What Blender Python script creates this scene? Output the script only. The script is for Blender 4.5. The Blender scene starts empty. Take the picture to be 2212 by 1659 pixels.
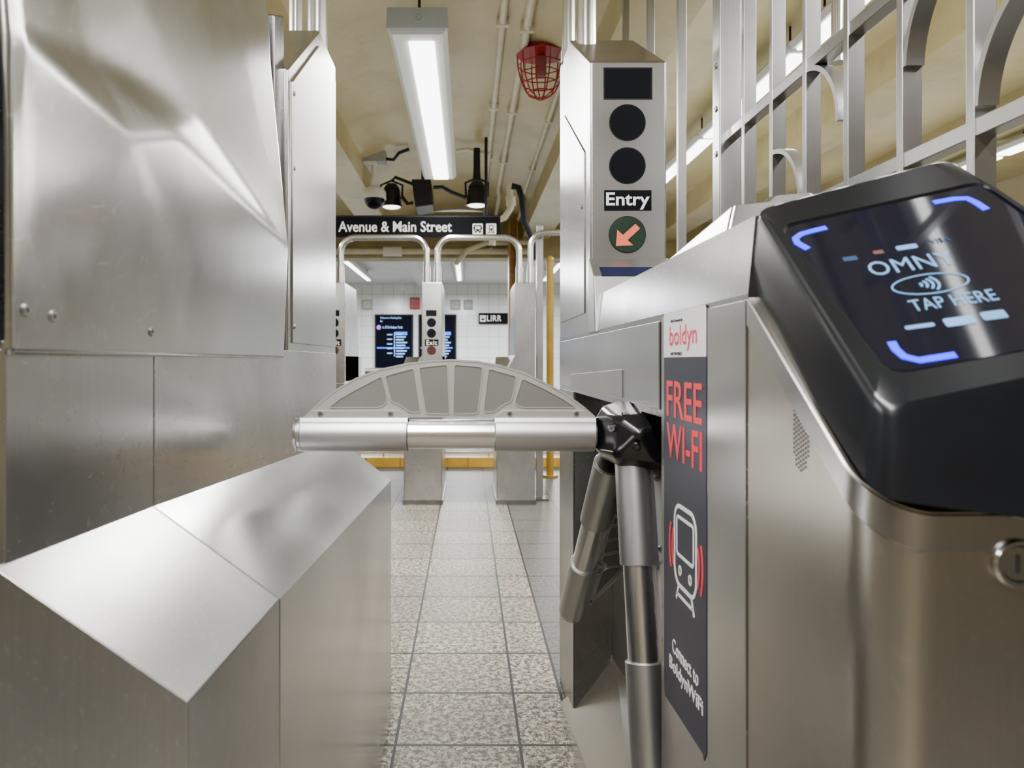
import bpy, bmesh, math, random
from mathutils import Vector, Matrix
from mathutils.geometry import delaunay_2d_cdt
random.seed(3)
C = bpy.context.scene.collection
H = 0.94; F = 1600.0; CX = 1010.0; CY = 780.0
PI = math.pi
def P(px, py, Y): return Vector(((px-CX)*Y/F, Y, H-(py-CY)*Y/F))
def V(*a): return Vector(a)
ORG = {}

# ---------------------------------------------------------------- materials
class NT:
    def __init__(s, name):
        s.m = bpy.data.materials.new(name); s.m.use_nodes = True
        s.t = s.m.node_tree; s.b = s.t.nodes['Principled BSDF']
    def n(s, typ, **kw):
        nd = s.t.nodes.new(typ)
        for k, v in kw.items(): setattr(nd, k, v)
        return nd
    def l(s, a, b): s.t.links.new(a, b)
    def math(s, op, a, b=None, c=None):
        nd = s.n('ShaderNodeMath', operation=op)
        for i, v in enumerate((a, b, c)):
            if v is None: continue
            if isinstance(v, (int, float)): nd.inputs[i].default_value = v
            else: s.l(v, nd.inputs[i])
        return nd.outputs[0]
    def mix(s, f, a, b):
        nd = s.n('ShaderNodeMix', data_type='RGBA')
        for sock, v in ((nd.inputs[0], f), (nd.inputs[6], a), (nd.inputs[7], b)):
            if isinstance(v, (int, float)): sock.default_value = v
            elif isinstance(v, tuple): sock.default_value = (*v[:3], 1)
            else: s.l(v, sock)
        return nd.outputs[2]
    def noise(s, vec, scale, detail=4, rough=.5, stretch=None, rot=None):
        if rot:
            mp = s.n('ShaderNodeMapping'); mp.inputs['Rotation'].default_value = rot
            s.l(vec, mp.inputs[0]); vec = mp.outputs[0]
        if stretch:
            mp = s.n('ShaderNodeMapping'); mp.inputs['Scale'].default_value = stretch
            s.l(vec, mp.inputs[0]); vec = mp.outputs[0]
        nd = s.n('ShaderNodeTexNoise'); nd.inputs['Scale'].default_value = scale
        nd.inputs['Detail'].default_value = detail; nd.inputs['Roughness'].default_value = rough
        s.l(vec, nd.inputs['Vector']); return nd.outputs['Fac']
    def ramp(s, fac, stops):
        r = s.n('ShaderNodeValToRGB'); s.l(fac, r.inputs[0])
        e = r.color_ramp.elements
        while len(e) < len(stops): e.new(.5)
        for i, (p, c) in enumerate(stops):
            e[i].position = p; e[i].color = (c, c, c, 1) if isinstance(c, (int, float)) else (*c, 1)
        return r.outputs[0]
    def pos(s): return s.n('ShaderNodeNewGeometry').outputs['Position']
    def setv(s, key, v):
        if isinstance(v, (int, float)): s.b.inputs[key].default_value = v
        elif isinstance(v, tuple): s.b.inputs[key].default_value = (*v[:3], 1)
        else: s.l(v, s.b.inputs[key])
    def bump(s, h, strength, dist=.01):
        b = s.n('ShaderNodeBump'); b.inputs['Strength'].default_value = strength; b.inputs['Distance'].default_value = dist
        s.l(h, b.inputs['Height']); s.l(b.outputs[0], s.b.inputs['Normal'])

def steel(name, lo, hi, r0=.2, r1=.42, tint=(.99, .99, .985), stretch=(60, 60, 2), scr=.12, blotch=0., fw=.15):
    t = NT(name); p = t.pos()
    big = t.noise(p, 3, 4, .5)
    fine = t.noise(p, 5, 3, .55, stretch)
    k = t.math('ADD', t.math('MULTIPLY', big, 1-fw), t.math('MULTIPLY', fine, fw))
    base = t.ramp(k, [(.35, tuple(lo*c for c in tint)), (.65, tuple(hi*c for c in tint))])
    if blotch:
        bl = t.ramp(t.noise(p, 3.5, 5, .55), [(.40, 0), (.75, 1)])
        base = t.mix(t.math('MULTIPLY', bl, blotch), base, (.24, .23, .205))
    rg = t.ramp(t.noise(p, 4, 3, .5), [(.3, r0), (.7, r1)])
    if scr:
        ms = None
        for st, sc_, ro in (((120, 120, 3), 1.6, (.55, .2, 0)), ((120, 120, 3), 1.5, (-.8, .3, .2)), ((130, 130, 4), 1.5, (1.35, -.2, .4))):
            v = t.ramp(t.noise(p, sc_, 1, .5, st, ro), [(.67, 0), (.77, 1)])
            ms = v if ms is None else t.math('MAXIMUM', ms, v)
        base = t.mix(t.math('MULTIPLY', ms, scr), base, (.95, .95, .95))
        rg = t.math('ADD', rg, t.math('MULTIPLY', ms, .03))
    t.setv('Base Color', base); t.setv('Metallic', 1.0)
    t.setv('Roughness', rg)
    return t.m
def plain(name, col, rough=.5, metal=0., var=.12, scale=8, coat=0, bump=0, spec=None):
    t = NT(name); p = t.pos()
    n = t.noise(p, scale, 4)
    a = tuple(c*(1-var) for c in col); b = tuple(min(1, c*(1+var)) for c in col)
    t.setv('Base Color', t.ramp(n, [(.3, a), (.7, b)])); t.setv('Roughness', rough); t.setv('Metallic', metal)
    if coat: t.setv('Coat Weight', coat)
    if spec is not None: t.setv('Specular IOR Level', spec)
    if bump: t.bump(t.noise(p, scale*8, 4), bump, .002)
    return t.m
def glow(name, col, st, rough=.4, spec=None):
    t = NT(name); t.setv('Base Color', col); t.setv('Emission Color', col); t.setv('Emission Strength', st); t.setv('Roughness', rough)
    if spec is not None: t.setv('Specular IOR Level', spec)
    return t.m

M = {}
M['steel'] = steel('brushed_steel', .45, .60, .19, .25, blotch=.10, scr=.06)
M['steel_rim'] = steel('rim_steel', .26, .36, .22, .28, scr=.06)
M['steel_guard'] = steel('scuffed_guard_steel', .44, .62, .26, .33, blotch=.18, scr=.15)
M['steel_worn'] = steel('worn_steel', .48, .66, .24, .30, scr=.05, blotch=.28)
M['steel_nose'] = steel('nose_steel_tan_reflection', .44, .56, .28, .34, tint=(1, .94, .83), scr=.06, blotch=.22)  # warm tint paints the tan reflection into the nose colour
M['steel_hood'] = steel('creased_steel', .50, .68, .19, .25, scr=.22, blotch=.15)
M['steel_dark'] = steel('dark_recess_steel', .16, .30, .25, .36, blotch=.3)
M['steel_tower'] = steel('tower_steel', .44, .56, .24, .28, scr=.0, fw=.08)
M['steel_bar'] = steel('fence_steel', .36, .50, .28, .34, scr=0)
M['pipe'] = steel('pipe_steel', .70, .84, .22, .26, scr=0, tint=(1, 1, 1))
M['satin'] = steel('satin_aluminium', .48, .56, .38, .41, tint=(1, 1, 1), stretch=(2, 60, 60), scr=0)
M['blade'] = plain('grey_cast_blade', (.45, .445, .42), .42, .6, .02, 10)
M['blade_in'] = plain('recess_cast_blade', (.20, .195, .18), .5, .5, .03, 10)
M['blade_rim'] = plain('rim_cast_blade', (.64, .63, .61), .35, .8, .02, 10)
M['screw'] = plain('screw_steel', (.45, .44, .42), .3, 1, .1, 60)
M['screw_dark'] = plain('screw_socket', (.06, .06, .055), .5, .6)
M['black'] = plain('black_gloss_plastic', (.004, .005, .007), .24, 0, .2, 12)
M['black_hub'] = plain('greasy_black_hub', (.003, .003, .004), .24, .0, .3, 30, coat=.2)
M['blackm'] = plain('black_matte', (.008, .008, .009), .5, spec=.3)
M['slot'] = plain('navy_slot', (.006, .012, .045), .5, spec=.2)
M['black_sign'] = plain('black_sign_face', (.002, .002, .004), .6, spec=.1)
M['glass_screen'] = glow('reader_screen_glass', (.003, .0035, .009), .35, .05, .95)
M['disp'] = plain('dark_display', (.001, .0015, .004), .3, spec=.2)
M['white'] = plain('white_print', (.8, .8, .8), .5, 0, .03)
M['signwhite'] = glow('sign_white_glow_letters', (.8, .8, .77), .3)  # faint glow put into white letters and icons, with no lamp behind
M['navy'] = plain('charcoal_poster', (.020, .022, .038), .4, 0, .1, spec=.3)
M['pink'] = plain('poster_red_print', (.80, .035, .06), .5, 0, .03)
M['lred'] = plain('logo_red_print', (.70, .02, .06), .5, 0, .03)
M['bluetext'] = glow('reader_blue_text', (.11, .24, .43), .34)
M['bluetext2'] = glow('reader_pale_badge', (.13, .28, .50), .36)
M['bluedim'] = glow('reader_dim_badge', (.010, .036, .09), .2)
M['orange'] = glow('reader_orange_badge', (.10, .035, .03), .2)
M['bluemark'] = glow('reader_blue_corner', (.0, .0, 1.0), 2.0)
M['green'] = glow('green_lamp', (.0, .018, .005), .2)
M['salmon'] = glow('salmon_arrow', (.78, .14, .075), .5)
M['reddim'] = glow('dim_red_lamp', (.06, .008, .006), .15)
M['lens'] = glow('lit_diffuser', (1, 1, 1), 8)
M['lens_far'] = glow('far_diffuser', (.96, .98, 1), 8)
M['spot'] = glow('spot_face', (.95, .98, .9), 5)
M['fix'] = plain('fixture_grey', (.50, .52, .50), .5, 0, .05)
M['fixd'] = plain('fixture_end_grey', (.28, .31, .30), .5, 0, .05)
M['conduit'] = plain('painted_conduit', (.68, .64, .49), .4, 0, .12, 12)
M['red'] = plain('strobe_red', (.34, .005, .012), .35, 0, .1)
M['lensred'] = plain('strobe_lens', (.30, .10, .10), .2)
M['camw'] = plain('camera_white', (.78, .77, .73), .4, 0, .04)
M['camg'] = plain('camera_box_grey', (.36, .36, .33), .4, 0, .1)
M['yellow'] = plain('yellow_paint', (.32, .19, .02), .4, 0, .15)
M['brown'] = plain('ochre_column', (.36, .20, .04), .5, 0, .25, 20)
M['olive'] = plain('olive_beam_paint', (.32, .27, .12), .5, 0, .2, 6)
M['greybox'] = plain('grey_box', (.40, .41, .40), .5)
M['scr_blue'] = glow('screen_blue', (.01, .12, .75), 2.0)
M['scr_white'] = glow('screen_white', (.22, .48, 1.0), 1.8)
M['scr_purple'] = glow('screen_purple', (.28, .05, .5), 1.4)
M['scr_bg'] = glow('screen_bg', (.0005, .001, .006), .5, .5, .05)
M['key'] = plain('lock_steel', (.6, .59, .57), .2, 1)

def mat_ceiling():
    t = NT('beige_ceiling_paint'); p = t.pos()
    n = t.noise(p, 1.3, 6, .58); n2 = t.noise(p, 6, 5, .6)
    base = t.ramp(n, [(.3, (.41, .35, .17)), (.5, (.54, .47, .25)), (.7, (.63, .56, .34))])
    st = t.ramp(n2, [(.57, 0), (.68, 1)])
    t.setv('Base Color', t.mix(t.math('MULTIPLY', st, .3), base, (.32, .25, .10)))
    t.setv('Roughness', .34); t.bump(n2, .4, .01); return t.m
M['ceiling'] = mat_ceiling()
M['wallb'] = plain('beige_wall_paint', (.62, .56, .38), .5, 0, .1, 2)
M['wallt'] = plain('tan_wall_paint', (.42, .34, .22), .5, 0, .2, 2)
M['ceilfar'] = plain('pale_far_ceiling', (.80, .82, .83), .6, 0, .04, 2)
def mat_floor():
    t = NT('granite_floor_tiles'); p = t.pos()
    sp = t.n('ShaderNodeSeparateXYZ'); t.l(p, sp.inputs[0]); x, y = sp.outputs[0], sp.outputs[1]
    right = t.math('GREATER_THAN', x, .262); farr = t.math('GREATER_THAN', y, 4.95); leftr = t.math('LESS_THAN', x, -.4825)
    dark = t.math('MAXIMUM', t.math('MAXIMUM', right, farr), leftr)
    ax = t.math('DIVIDE', t.math('ADD', x, .177+30.55), .3055)
    ay_ = t.math('DIVIDE', t.math('ADD', y, -2.098+28.5), .285)
    fl = t.math('FRACT', ax)
    frr = t.math('FRACT', t.math('DIVIDE', t.math('ADD', x, -.262+30.5), .305))
    fx = t.math('ADD', t.math('MULTIPLY', fl, t.math('SUBTRACT', 1, right)), t.math('MULTIPLY', frr, right))
    fy = t.math('FRACT', ay_)
    def line(f, w):
        d = t.math('MINIMUM', f, t.math('SUBTRACT', 1, f)); return t.math('LESS_THAN', d, w)
    bl = t.math('LESS_THAN', t.math('ABSOLUTE', t.math('SUBTRACT', x, .262)), .004)
    g = t.math('MAXIMUM', t.math('MAXIMUM', line(fx, .012), line(fy, .016)), bl)
    cb = t.n('ShaderNodeCombineXYZ'); t.l(t.math('FLOOR', ax), cb.inputs[0]); t.l(t.math('FLOOR', ay_), cb.inputs[1])
    wn = t.n('ShaderNodeTexWhiteNoise'); t.l(cb.outputs[0], wn.inputs['Vector'])
    s1 = t.noise(p, 62, 5, .8); s2 = t.noise(p, 200, 3, .75); s3 = t.noise(p, 2.4, 5, .6)
    k = t.math('ADD', t.math('MULTIPLY', s1, .7), t.math('MULTIPLY', s2, .3))
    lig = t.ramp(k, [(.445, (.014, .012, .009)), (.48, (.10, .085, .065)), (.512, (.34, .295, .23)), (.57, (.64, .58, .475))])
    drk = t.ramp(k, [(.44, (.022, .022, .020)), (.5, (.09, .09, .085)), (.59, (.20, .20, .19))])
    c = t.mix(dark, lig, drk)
    c = t.mix(t.math('MULTIPLY', wn.outputs['Value'], .4), c, (.12, .107, .083))
    c = t.mix(t.ramp(s3, [(.4, 0), (.7, .4)]), c, (.12, .107, .082))
    c = t.mix(g, c, (.010, .009, .008))
    t.setv('Base Color', c); t.setv('Roughness', t.ramp(s1, [(.3, .34), (.7, .52)])); t.setv('Specular IOR Level', .2)
    t.bump(t.math('SUBTRACT', 1, g), .5, .003); return t.m
M['floor'] = mat_floor()
def mat_tiles():
    t = NT('white_wall_tiles'); p = t.pos()
    sp = t.n('ShaderNodeSeparateXYZ'); t.l(p, sp.inputs[0]); cb = t.n('ShaderNodeCombineXYZ')
    t.l(sp.outputs[0], cb.inputs[0]); t.l(sp.outputs[2], cb.inputs[1])
    b = t.n('ShaderNodeTexBrick'); t.l(cb.outputs[0], b.inputs[0])
    b.inputs['Color1'].default_value = (.86, .89, .92, 1); b.inputs['Color2'].default_value = (.90, .92, .94, 1)
    b.inputs['Mortar'].default_value = (.55, .62, .70, 1); b.inputs['Scale'].default_value = 1
    b.inputs['Brick Width'].default_value = .2; b.inputs['Row Height'].default_value = .2; b.inputs['Mortar Size'].default_value = .005
    b.offset = 0
    t.setv('Base Color', b.outputs[0]); t.setv('Roughness', .2); return t.m
M['tiles'] = mat_tiles()
def mat_ytile():
    t = NT('yellow_base_tiles'); p = t.pos()
    sp = t.n('ShaderNodeSeparateXYZ'); t.l(p, sp.inputs[0])
    f = t.math('FRACT', t.math('DIVIDE', t.math('ADD', sp.outputs[0], 30), .3))
    g = t.math('LESS_THAN', f, .03)
    t.setv('Base Color', t.mix(g, t.ramp(t.noise(p, 10), [(.3, (.42, .24, .02)), (.7, (.58, .34, .04))]), (.2, .12, .03)))
    t.setv('Roughness', .35); return t.m
M['ytile'] = mat_ytile()

# ---------------------------------------------------------------- geometry helpers
class Frame:
    def __init__(s, o, r, u):
        s.o = Vector(o); s.r = Vector(r).normalized(); u = Vector(u); s.u = (u-s.r*u.dot(s.r)).normalized(); s.n = s.r.cross(s.u)
    def pt(s, a, b, c=0): return s.o+s.r*a+s.u*b+s.n*c
    def hit(s, px, py, c=0):
        d = Vector(((px-CX)/F, 1, -(py-CY)/F)); c0 = Vector((0, 0, H)); o = s.o+s.n*c
        t = (o-c0).dot(s.n)/d.dot(s.n); q = c0+d*t-o
        return (q.dot(s.r), q.dot(s.u))
def rrect(a0, b0, a1, b1, r, k=5):
    out = []
    for cx, cy, s in ((a1-r, b0+r, -90), (a1-r, b1-r, 0), (a0+r, b1-r, 90), (a0+r, b0+r, 180)):
        for i in range(k+1):
            t = math.radians(s+90*i/k); out.append((cx+r*math.cos(t), cy+r*math.sin(t)))
    return out
def rpoly(cs, r, k=6):
    cs = [Vector(c) for c in cs]; n = len(cs); out = []
    for i in range(n):
        p = cs[i]; a = cs[i-1]-p; b = cs[(i+1) % n]-p
        ra = min(r, a.length*.45); rb = min(r, b.length*.45); A = p+a.normalized()*ra; B = p+b.normalized()*rb
        for j in range(k+1): t = j/k; out.append(tuple(A*(1-t)**2+p*2*t*(1-t)+B*t*t))
    return out
def shrink(cs, d):
    cs = [Vector(c) for c in cs]; n = len(cs); out = []
    for i in range(n):
        p = cs[i]; out.append(p+(cs[i-1]-p).normalized()*d+(cs[(i+1) % n]-p).normalized()*d)
    return out
def circ(a, b, r, k=28, ry=None): return [(a+r*math.cos(2*PI*i/k), b+(ry or r)*math.sin(2*PI*i/k)) for i in range(k)]
class MB:
    def __init__(s, mx=None): s.v = []; s.f = []; s.mi = []; s.mx = mx
    def add(s, vs, fs, mi=0):
        o = len(s.v); s.v += [(s.mx @ Vector(v)) if s.mx else Vector(v) for v in vs]
        s.f += [[i+o for i in f] for f in fs]; s.mi += [mi]*len(fs); return s
    def loft(s, A, B, mi=0, caps=True):
        n = len(A); fs = [[i, (i+1) % n, n+(i+1) % n, n+i] for i in range(n)]
        if caps: fs += [list(range(n))[::-1], list(range(n, 2*n))]
        return s.add(list(A)+list(B), fs, mi)
    def box(s, x0, y0, z0, x1, y1, z1, mi=0): return s.loft([(x0, y0, z0), (x1, y0, z0), (x1, y1, z0), (x0, y1, z0)], [(x0, y0, z1), (x1, y0, z1), (x1, y1, z1), (x0, y1, z1)], mi)
    def prism(s, fr, pts, c0, c1, mi=0): return s.loft([fr.pt(a, b, c0) for a, b in pts], [fr.pt(a, b, c1) for a, b in pts], mi)
    def pyz(s, pts, x0, x1, mi=0): return s.loft([(x0, a, b) for a, b in pts], [(x1, a, b) for a, b in pts], mi)
    def pxz(s, pts, y0, y1, mi=0): return s.loft([(a, y0, b) for a, b in pts], [(a, y1, b) for a, b in pts], mi)
    def stroke(s, fr, pts, w, c0, c1, closed=False, mi=0):
        P2 = [Vector(p) for p in pts]; n = len(P2); L = []; R = []
        for i in range(n):
            a = P2[(i-1) % n] if (closed or i > 0) else P2[i]; b = P2[(i+1) % n] if (closed or i < n-1) else P2[i]
            d = (b-a); d = d.normalized() if d.length > 0 else Vector((1, 0)); q = Vector((-d.y, d.x))*w/2
            L.append(P2[i]+q); R.append(P2[i]-q)
        vs = []
        for i in range(n): vs += [fr.pt(*L[i], c0), fr.pt(*R[i], c0), fr.pt(*R[i], c1), fr.pt(*L[i], c1)]
        m = n if closed else n-1; fs = []
        for i in range(m):
            j = (i+1) % n
            for k in range(4): fs.append([i*4+k, i*4+(k+1) % 4, j*4+(k+1) % 4, j*4+k])
        if not closed: fs += [[3, 2, 1, 0], [(n-1)*4, (n-1)*4+1, (n-1)*4+2, (n-1)*4+3]]
        return s.add(vs, fs, mi)
    def tube(s, path, r, seg=12, caps=True, mi=0, closed=False):
        path = [Vector(p) for p in path]; n = len(path); rings = []; up = None
        rr = r if isinstance(r, (list, tuple)) else [r]*n
        for i in range(n):
            a = path[(i-1) % n] if (closed or i) else path[i]; b = path[(i+1) % n] if (closed or i < n-1) else path[i]
            d = (b-a).normalized()
            if up is None:
                up = Vector((0, 0, 1)) if abs(d.z) < .9 else Vector((1, 0, 0))
            x = (up-d*up.dot(d)).normalized(); y = d.cross(x); up = x
            rings.append([path[i]+(x*math.cos(2*PI*k/seg)+y*math.sin(2*PI*k/seg))*rr[i] for k in range(seg)])
        vs = [v for g in rings for v in g]; fs = []
        for i in range(n if closed else n-1):
            j = (i+1) % n
            for k in range(seg): fs.append([i*seg+k, i*seg+(k+1) % seg, j*seg+(k+1) % seg, j*seg+k])
        if caps and not closed: fs += [list(range(seg))[::-1], list(range((n-1)*seg, n*seg))]
        return s.add(vs, fs, mi)
    def cyl(s, p0, p1, r0, r1=None, seg=24, mi=0): return s.tube([p0, p1], [r0, r0 if r1 is None else r1], seg, True, mi)
    def hull(s, pts, mi=0):
        bm = bmesh.new()
        for p in pts: bm.verts.new(p)
        bmesh.ops.convex_hull(bm, input=bm.verts)
        for v in [v for v in bm.verts if not v.link_faces]: bm.verts.remove(v)
        bmesh.ops.dissolve_limit(bm, angle_limit=.01, verts=bm.verts, edges=bm.edges)
        bm.verts.index_update(); s.add([v.co.copy() for v in bm.verts], [[v.index for v in f.verts] for f in bm.faces], mi); bm.free(); return s
    def sph(s, c, r, sx=1, sy=1, sz=1, a=20, b=12, mi=0, t0=0, t1=PI):
        c = Vector(c); vs = []; fs = []
        for i in range(b+1):
            t = t0+(t1-t0)*i/b
            for k in range(a): p = 2*PI*k/a; vs.append(c+Vector((sx*r*math.sin(t)*math.cos(p), sy*r*math.sin(t)*math.sin(p), sz*r*math.cos(t))))
        for i in range(b):
            for k in range(a): fs.append([i*a+k, i*a+(k+1) % a, (i+1)*a+(k+1) % a, (i+1)*a+k])
        return s.add(vs, fs, mi)
    def text(s, fr, body, a0, b0, a1, b1, c0=.0004, depth=.0004, weight=0., mi=0, spacing=1.):
        cu = bpy.data.curves.new('t', 'FONT'); cu.body = body; cu.extrude = .001; cu.offset = weight; cu.resolution_u = 3; cu.space_character = spacing
        ob = bpy.data.objects.new('t', cu); C.objects.link(ob); dg = bpy.context.evaluated_depsgraph_get(); dg.update()
        me = bpy.data.meshes.new_from_object(ob.evaluated_get(dg))
        xs = [v.co.x for v in me.vertices]; ys = [v.co.y for v in me.vertices]
        x0, x1, y0, y1 = min(xs), max(xs), min(ys), max(ys)
        sx = (a1-a0)/(x1-x0); sy = (b1-b0)/(y1-y0)
        vs = [fr.pt(a0+(v.co.x-x0)*sx, b0+(v.co.y-y0)*sy, c0+(depth if v.co.z > 0 else 0)) for v in me.vertices]
        s.add(vs, [list(p.vertices) for p in me.polygons], mi)
        bpy.data.objects.remove(ob); bpy.data.meshes.remove(me); bpy.data.curves.remove(cu); return s
    def build(s, name, mat, parent=None, bevel=0, label=None, smooth=True, seg=2, ang=32):
        lo = Vector([min(v[i] for v in s.v) for i in range(3)]); hi = Vector([max(v[i] for v in s.v) for i in range(3)])
        c = (lo+hi)/2
        me = bpy.data.meshes.new(name); me.from_pydata([v-c for v in s.v], [], s.f)
        mats = mat if isinstance(mat, (list, tuple)) else [mat]
        for m in mats: me.materials.append(M[m])
        if len(mats) > 1: me.polygons.foreach_set('material_index', s.mi)
        bm = bmesh.new(); bm.from_mesh(me); bmesh.ops.recalc_face_normals(bm, faces=bm.faces); bm.to_mesh(me); bm.free()
        if smooth:
            me.polygons.foreach_set('use_smooth', [True]*len(me.polygons)); me.set_sharp_from_angle(angle=math.radians(ang))
        me.update()
        o = bpy.data.objects.new(name, me); C.objects.link(o)
        if parent: o.parent = parent; o.location = c-ORG[parent.name]
        else: o.location = c
        ORG[o.name] = c
        if bevel:
            b = o.modifiers.new('bevel', 'BEVEL'); b.width = bevel; b.segments = seg; b.limit_method = 'ANGLE'; b.angle_limit = math.radians(25); b.harden_normals = True
        if label: o['label'] = label
        return o
def thing(name, label, cat, base, group=None):
    o = bpy.data.objects.new(name, None); o.empty_display_size = .05; C.objects.link(o); o.location = base; ORG[o.name] = Vector(base)
    o['label'] = label; o['category'] = cat
    if group: o['group'] = group
    return o
def tag(o, label, cat, group=None):
    o['label'] = label; o['category'] = cat
    if group: o['group'] = group
    return o
def struct(o): o['kind'] = 'structure'; return o
def dup(root, off, label, group=None, skip=()):
    r = root.copy(); C.objects.link(r); r.location = root.location+Vector(off); r['label'] = label; ORG[r.name] = r.location.copy()
    if group: r['group'] = group
    for ch in list(root.children):
        if ch.name.split('.')[0] in skip: continue
        c = ch.copy(); C.objects.link(c); c.parent = r
        for g in list(ch.children):
            d = g.copy(); C.objects.link(d); d.parent = c
    return r
FRONT = lambda Y: Frame((0, Y, 0), (1, 0, 0), (0, 0, 1))
def screw(p, n, r, parent, mat='screw'):
    p = Vector(p); n = Vector(n).normalized()
    s = MB().cyl(p, p+n*r*.35, r, r*.75, 16); s.cyl(p+n*r*.3, p+n*r*.42, r*.35, r*.35, 6, mi=1)
    return s.build('screw', (mat, 'screw_dark'), parent)

# ---------------------------------------------------------------- room shell
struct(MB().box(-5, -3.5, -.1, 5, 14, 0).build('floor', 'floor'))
vault = []
for i in range(17):
    x = -.87+1.53*i/16; vault.append((x, 2.62+.16*(1-((x+.105)/.765)**2)))
prof = [(-5, 2.62), (-2.6, 2.62), (-2.6, 2.42), (-2.3, 2.42), (-2.3, 2.62), (-1.15, 2.62), (-1.15, 2.42), (-.87, 2.42)]+vault+[(.66, 2.42), (.98, 2.42), (.98, 2.62), (2.2, 2.62), (2.2, 2.40), (2.5, 2.40), (2.5, 2.62), (3.4, 2.62), (3.4, 2.42), (3.7, 2.42), (3.7, 2.62), (5, 2.62)]
vs = []; fs = []
for y in (-3.5, 9.0):
    vs += [(a, y, b) for a, b in prof]+[(a, y, 3.0) for a, b in prof]
n = len(prof)
for i in range(n-1):
    fs.append([i, i+1, 2*n+i+1, 2*n+i]); fs.append([n+i, n+i+1, 3*n+i+1, 3*n+i]); fs.append([i, i+1, n+i+1, n+i]); fs.append([2*n+i, 2*n+i+1, 3*n+i+1, 3*n+i])
fs.append([0, n, 3*n, 2*n]); fs.append([n-1, 2*n-1, 4*n-1, 3*n-1])
struct(MB().add(vs, fs).build('ceiling', 'ceiling', smooth=True, ang=20))
struct(MB().box(-5, 9.3, 2.40, 5, 14, 2.5).build('ceiling_far', 'ceilfar'))
struct(MB().box(-5, 8.98, 2.19, 5, 9.3, 2.75).build('trim_1', 'olive', bevel=.01))
struct(MB().box(-5.1, -3.5, 0, -5, 14, 3).build('wall_left', 'wallb'))
struct(MB().box(5, -3.5, 0, 5.1, 14, 3).build('wall_right', 'wallb'))
struct(MB().box(-5, -3.6, 0, 5, -3.5, 3).build('wall_back', 'wallt'))
struct(MB().box(-5, 14, 0, 5, 14.1, 2.6).build('wall_far', 'tiles'))
struct(MB().box(-3.2, 6.54, 0, 3.2, 6.66, .088).build('trim_2', 'ytile', bevel=.006))
t = MB().cyl((-3.2, 6.6, .125), (3.2, 6.6, .125), .014, seg=10)
for k in range(14): t.cyl((-3.1+k*.47, 6.6, .088), (-3.1+k*.47, 6.6, .12), .008, seg=8)
struct(t.build('trim_3', 'pipe'))
for k, x in enumerate((-2.5, -.9, .9, 2.4)):
    struct(MB().box(x, 9.3, 2.32, x+.18, 14, 2.4).build('trim_%d' % (4+k), 'ceilfar'))

# ---------------------------------------------------------------- near right turnstile
T = thing('turnstile', 'brushed steel entry turnstile with tripod arm, Entry tower and rounded front nose', 'turnstile', (.38, 1.3, 0), 'turnstiles at the front')
XR = .27; XB = .50; YN = .49; RN = .04
out = [(XR, .7125), (XR, YN+RN)]+[(XR+RN+RN*math.cos(math.radians(180+90*i/12)), YN+RN+RN*math.sin(math.radians(180+90*i/12))) for i in range(1, 13)]+[(XB, YN), (XB, .7125)]
zt = lambda y: 1.0-(.711-y)*.725
MB().loft([(a, b, 0) for a, b in out], [(a, b, zt(b)) for a, b in out]).build('front_nose', 'steel_nose', T)
# bevel strip that follows the reader's lower left edge and wraps round the nose corner
st_o = [(XR, .7125), (XR, .62), (XR, YN+RN)]+[(XR+RN+RN*math.cos(math.radians(180+90*i/12)), YN+RN+RN*math.sin(math.radians(180+90*i/12))) for i in range(1, 13)]+[(XB, YN)]
def offs(p, d):
    x, y = p
    if y >= YN+RN: return (x-d, y)
    if x >= XR+RN: return (x, y-d)
    c = Vector((XR+RN, YN+RN)); v_ = (Vector(p)-c).normalized(); q_ = c+v_*(RN+d); return (q_.x, q_.y)
rows = []
for p_ in st_o:
    o_ = offs(p_, .0016); zz = zt(p_[1])
    rows.append([(p_[0], p_[1], zz-.001), (o_[0], o_[1], zz-.002), (o_[0], o_[1], zz-.026), (p_[0], p_[1], zz-.0275)])
vs = [q_ for r_ in rows for q_ in r_]; fs = [[i*4+k, i*4+k+1, (i+1)*4+k+1, (i+1)*4+k] for i in range(len(rows)-1) for k in range(3)]
MB().add(vs, fs).build('mount_flange', 'steel_tower', T)
b = MB().pxz([(XR, 0), (XB, 0), (XB, 1.08), (.277, 1.08), (XR, 1.005)], .713, 1.03)
b.pxz([(XR, .862), (.37, .84), (XB, .84), (XB, 1.08), (.277, 1.08), (XR, 1.005)], 1.03, 1.86)
b.pxz([(.37, 0), (XB, 0), (XB, .84), (.37, .84)], 1.03, 1.86)
b.pxz([(XR, 0), (XB, 0), (XB, 1.08), (.277, 1.08), (XR, 1.005)], 1.86, 2.165)
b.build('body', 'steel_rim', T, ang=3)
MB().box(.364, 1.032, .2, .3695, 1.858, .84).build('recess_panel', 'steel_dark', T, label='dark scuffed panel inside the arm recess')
MB().hull([(.25, 1.05, 0), (.37, 1.05, 0), (.25, 2.0, 0), (.37, 2.0, 0), (.25, 1.05, .16), (.25, 2.0, .02), (.368, 1.05, .27), (.368, 1.85, .20)]).build('base_guard', 'steel', T, bevel=.003, ang=4)
MB().box(XR-.0015, .716, .02, XR, 1.026, .999).build('side_panel', 'steel_tower', T, bevel=.0005)
MB().box(XR-.003, 1.035, .872, XR, 2.15, .996).build('side_panel', 'steel_tower', T, bevel=.0012)
MB().pyz([(1.275, .926), (1.90, .906), (1.90, .873), (1.275, .877)], XR-.006, XR-.003).build('cover_plate', 'satin', T, bevel=.0008)
MB().pyz([(1.872, .03), (2.15, .03), (2.15, .862), (1.872, .862)], XR-.003, XR).build('side_panel', 'steel_dark', T, bevel=.001)
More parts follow.
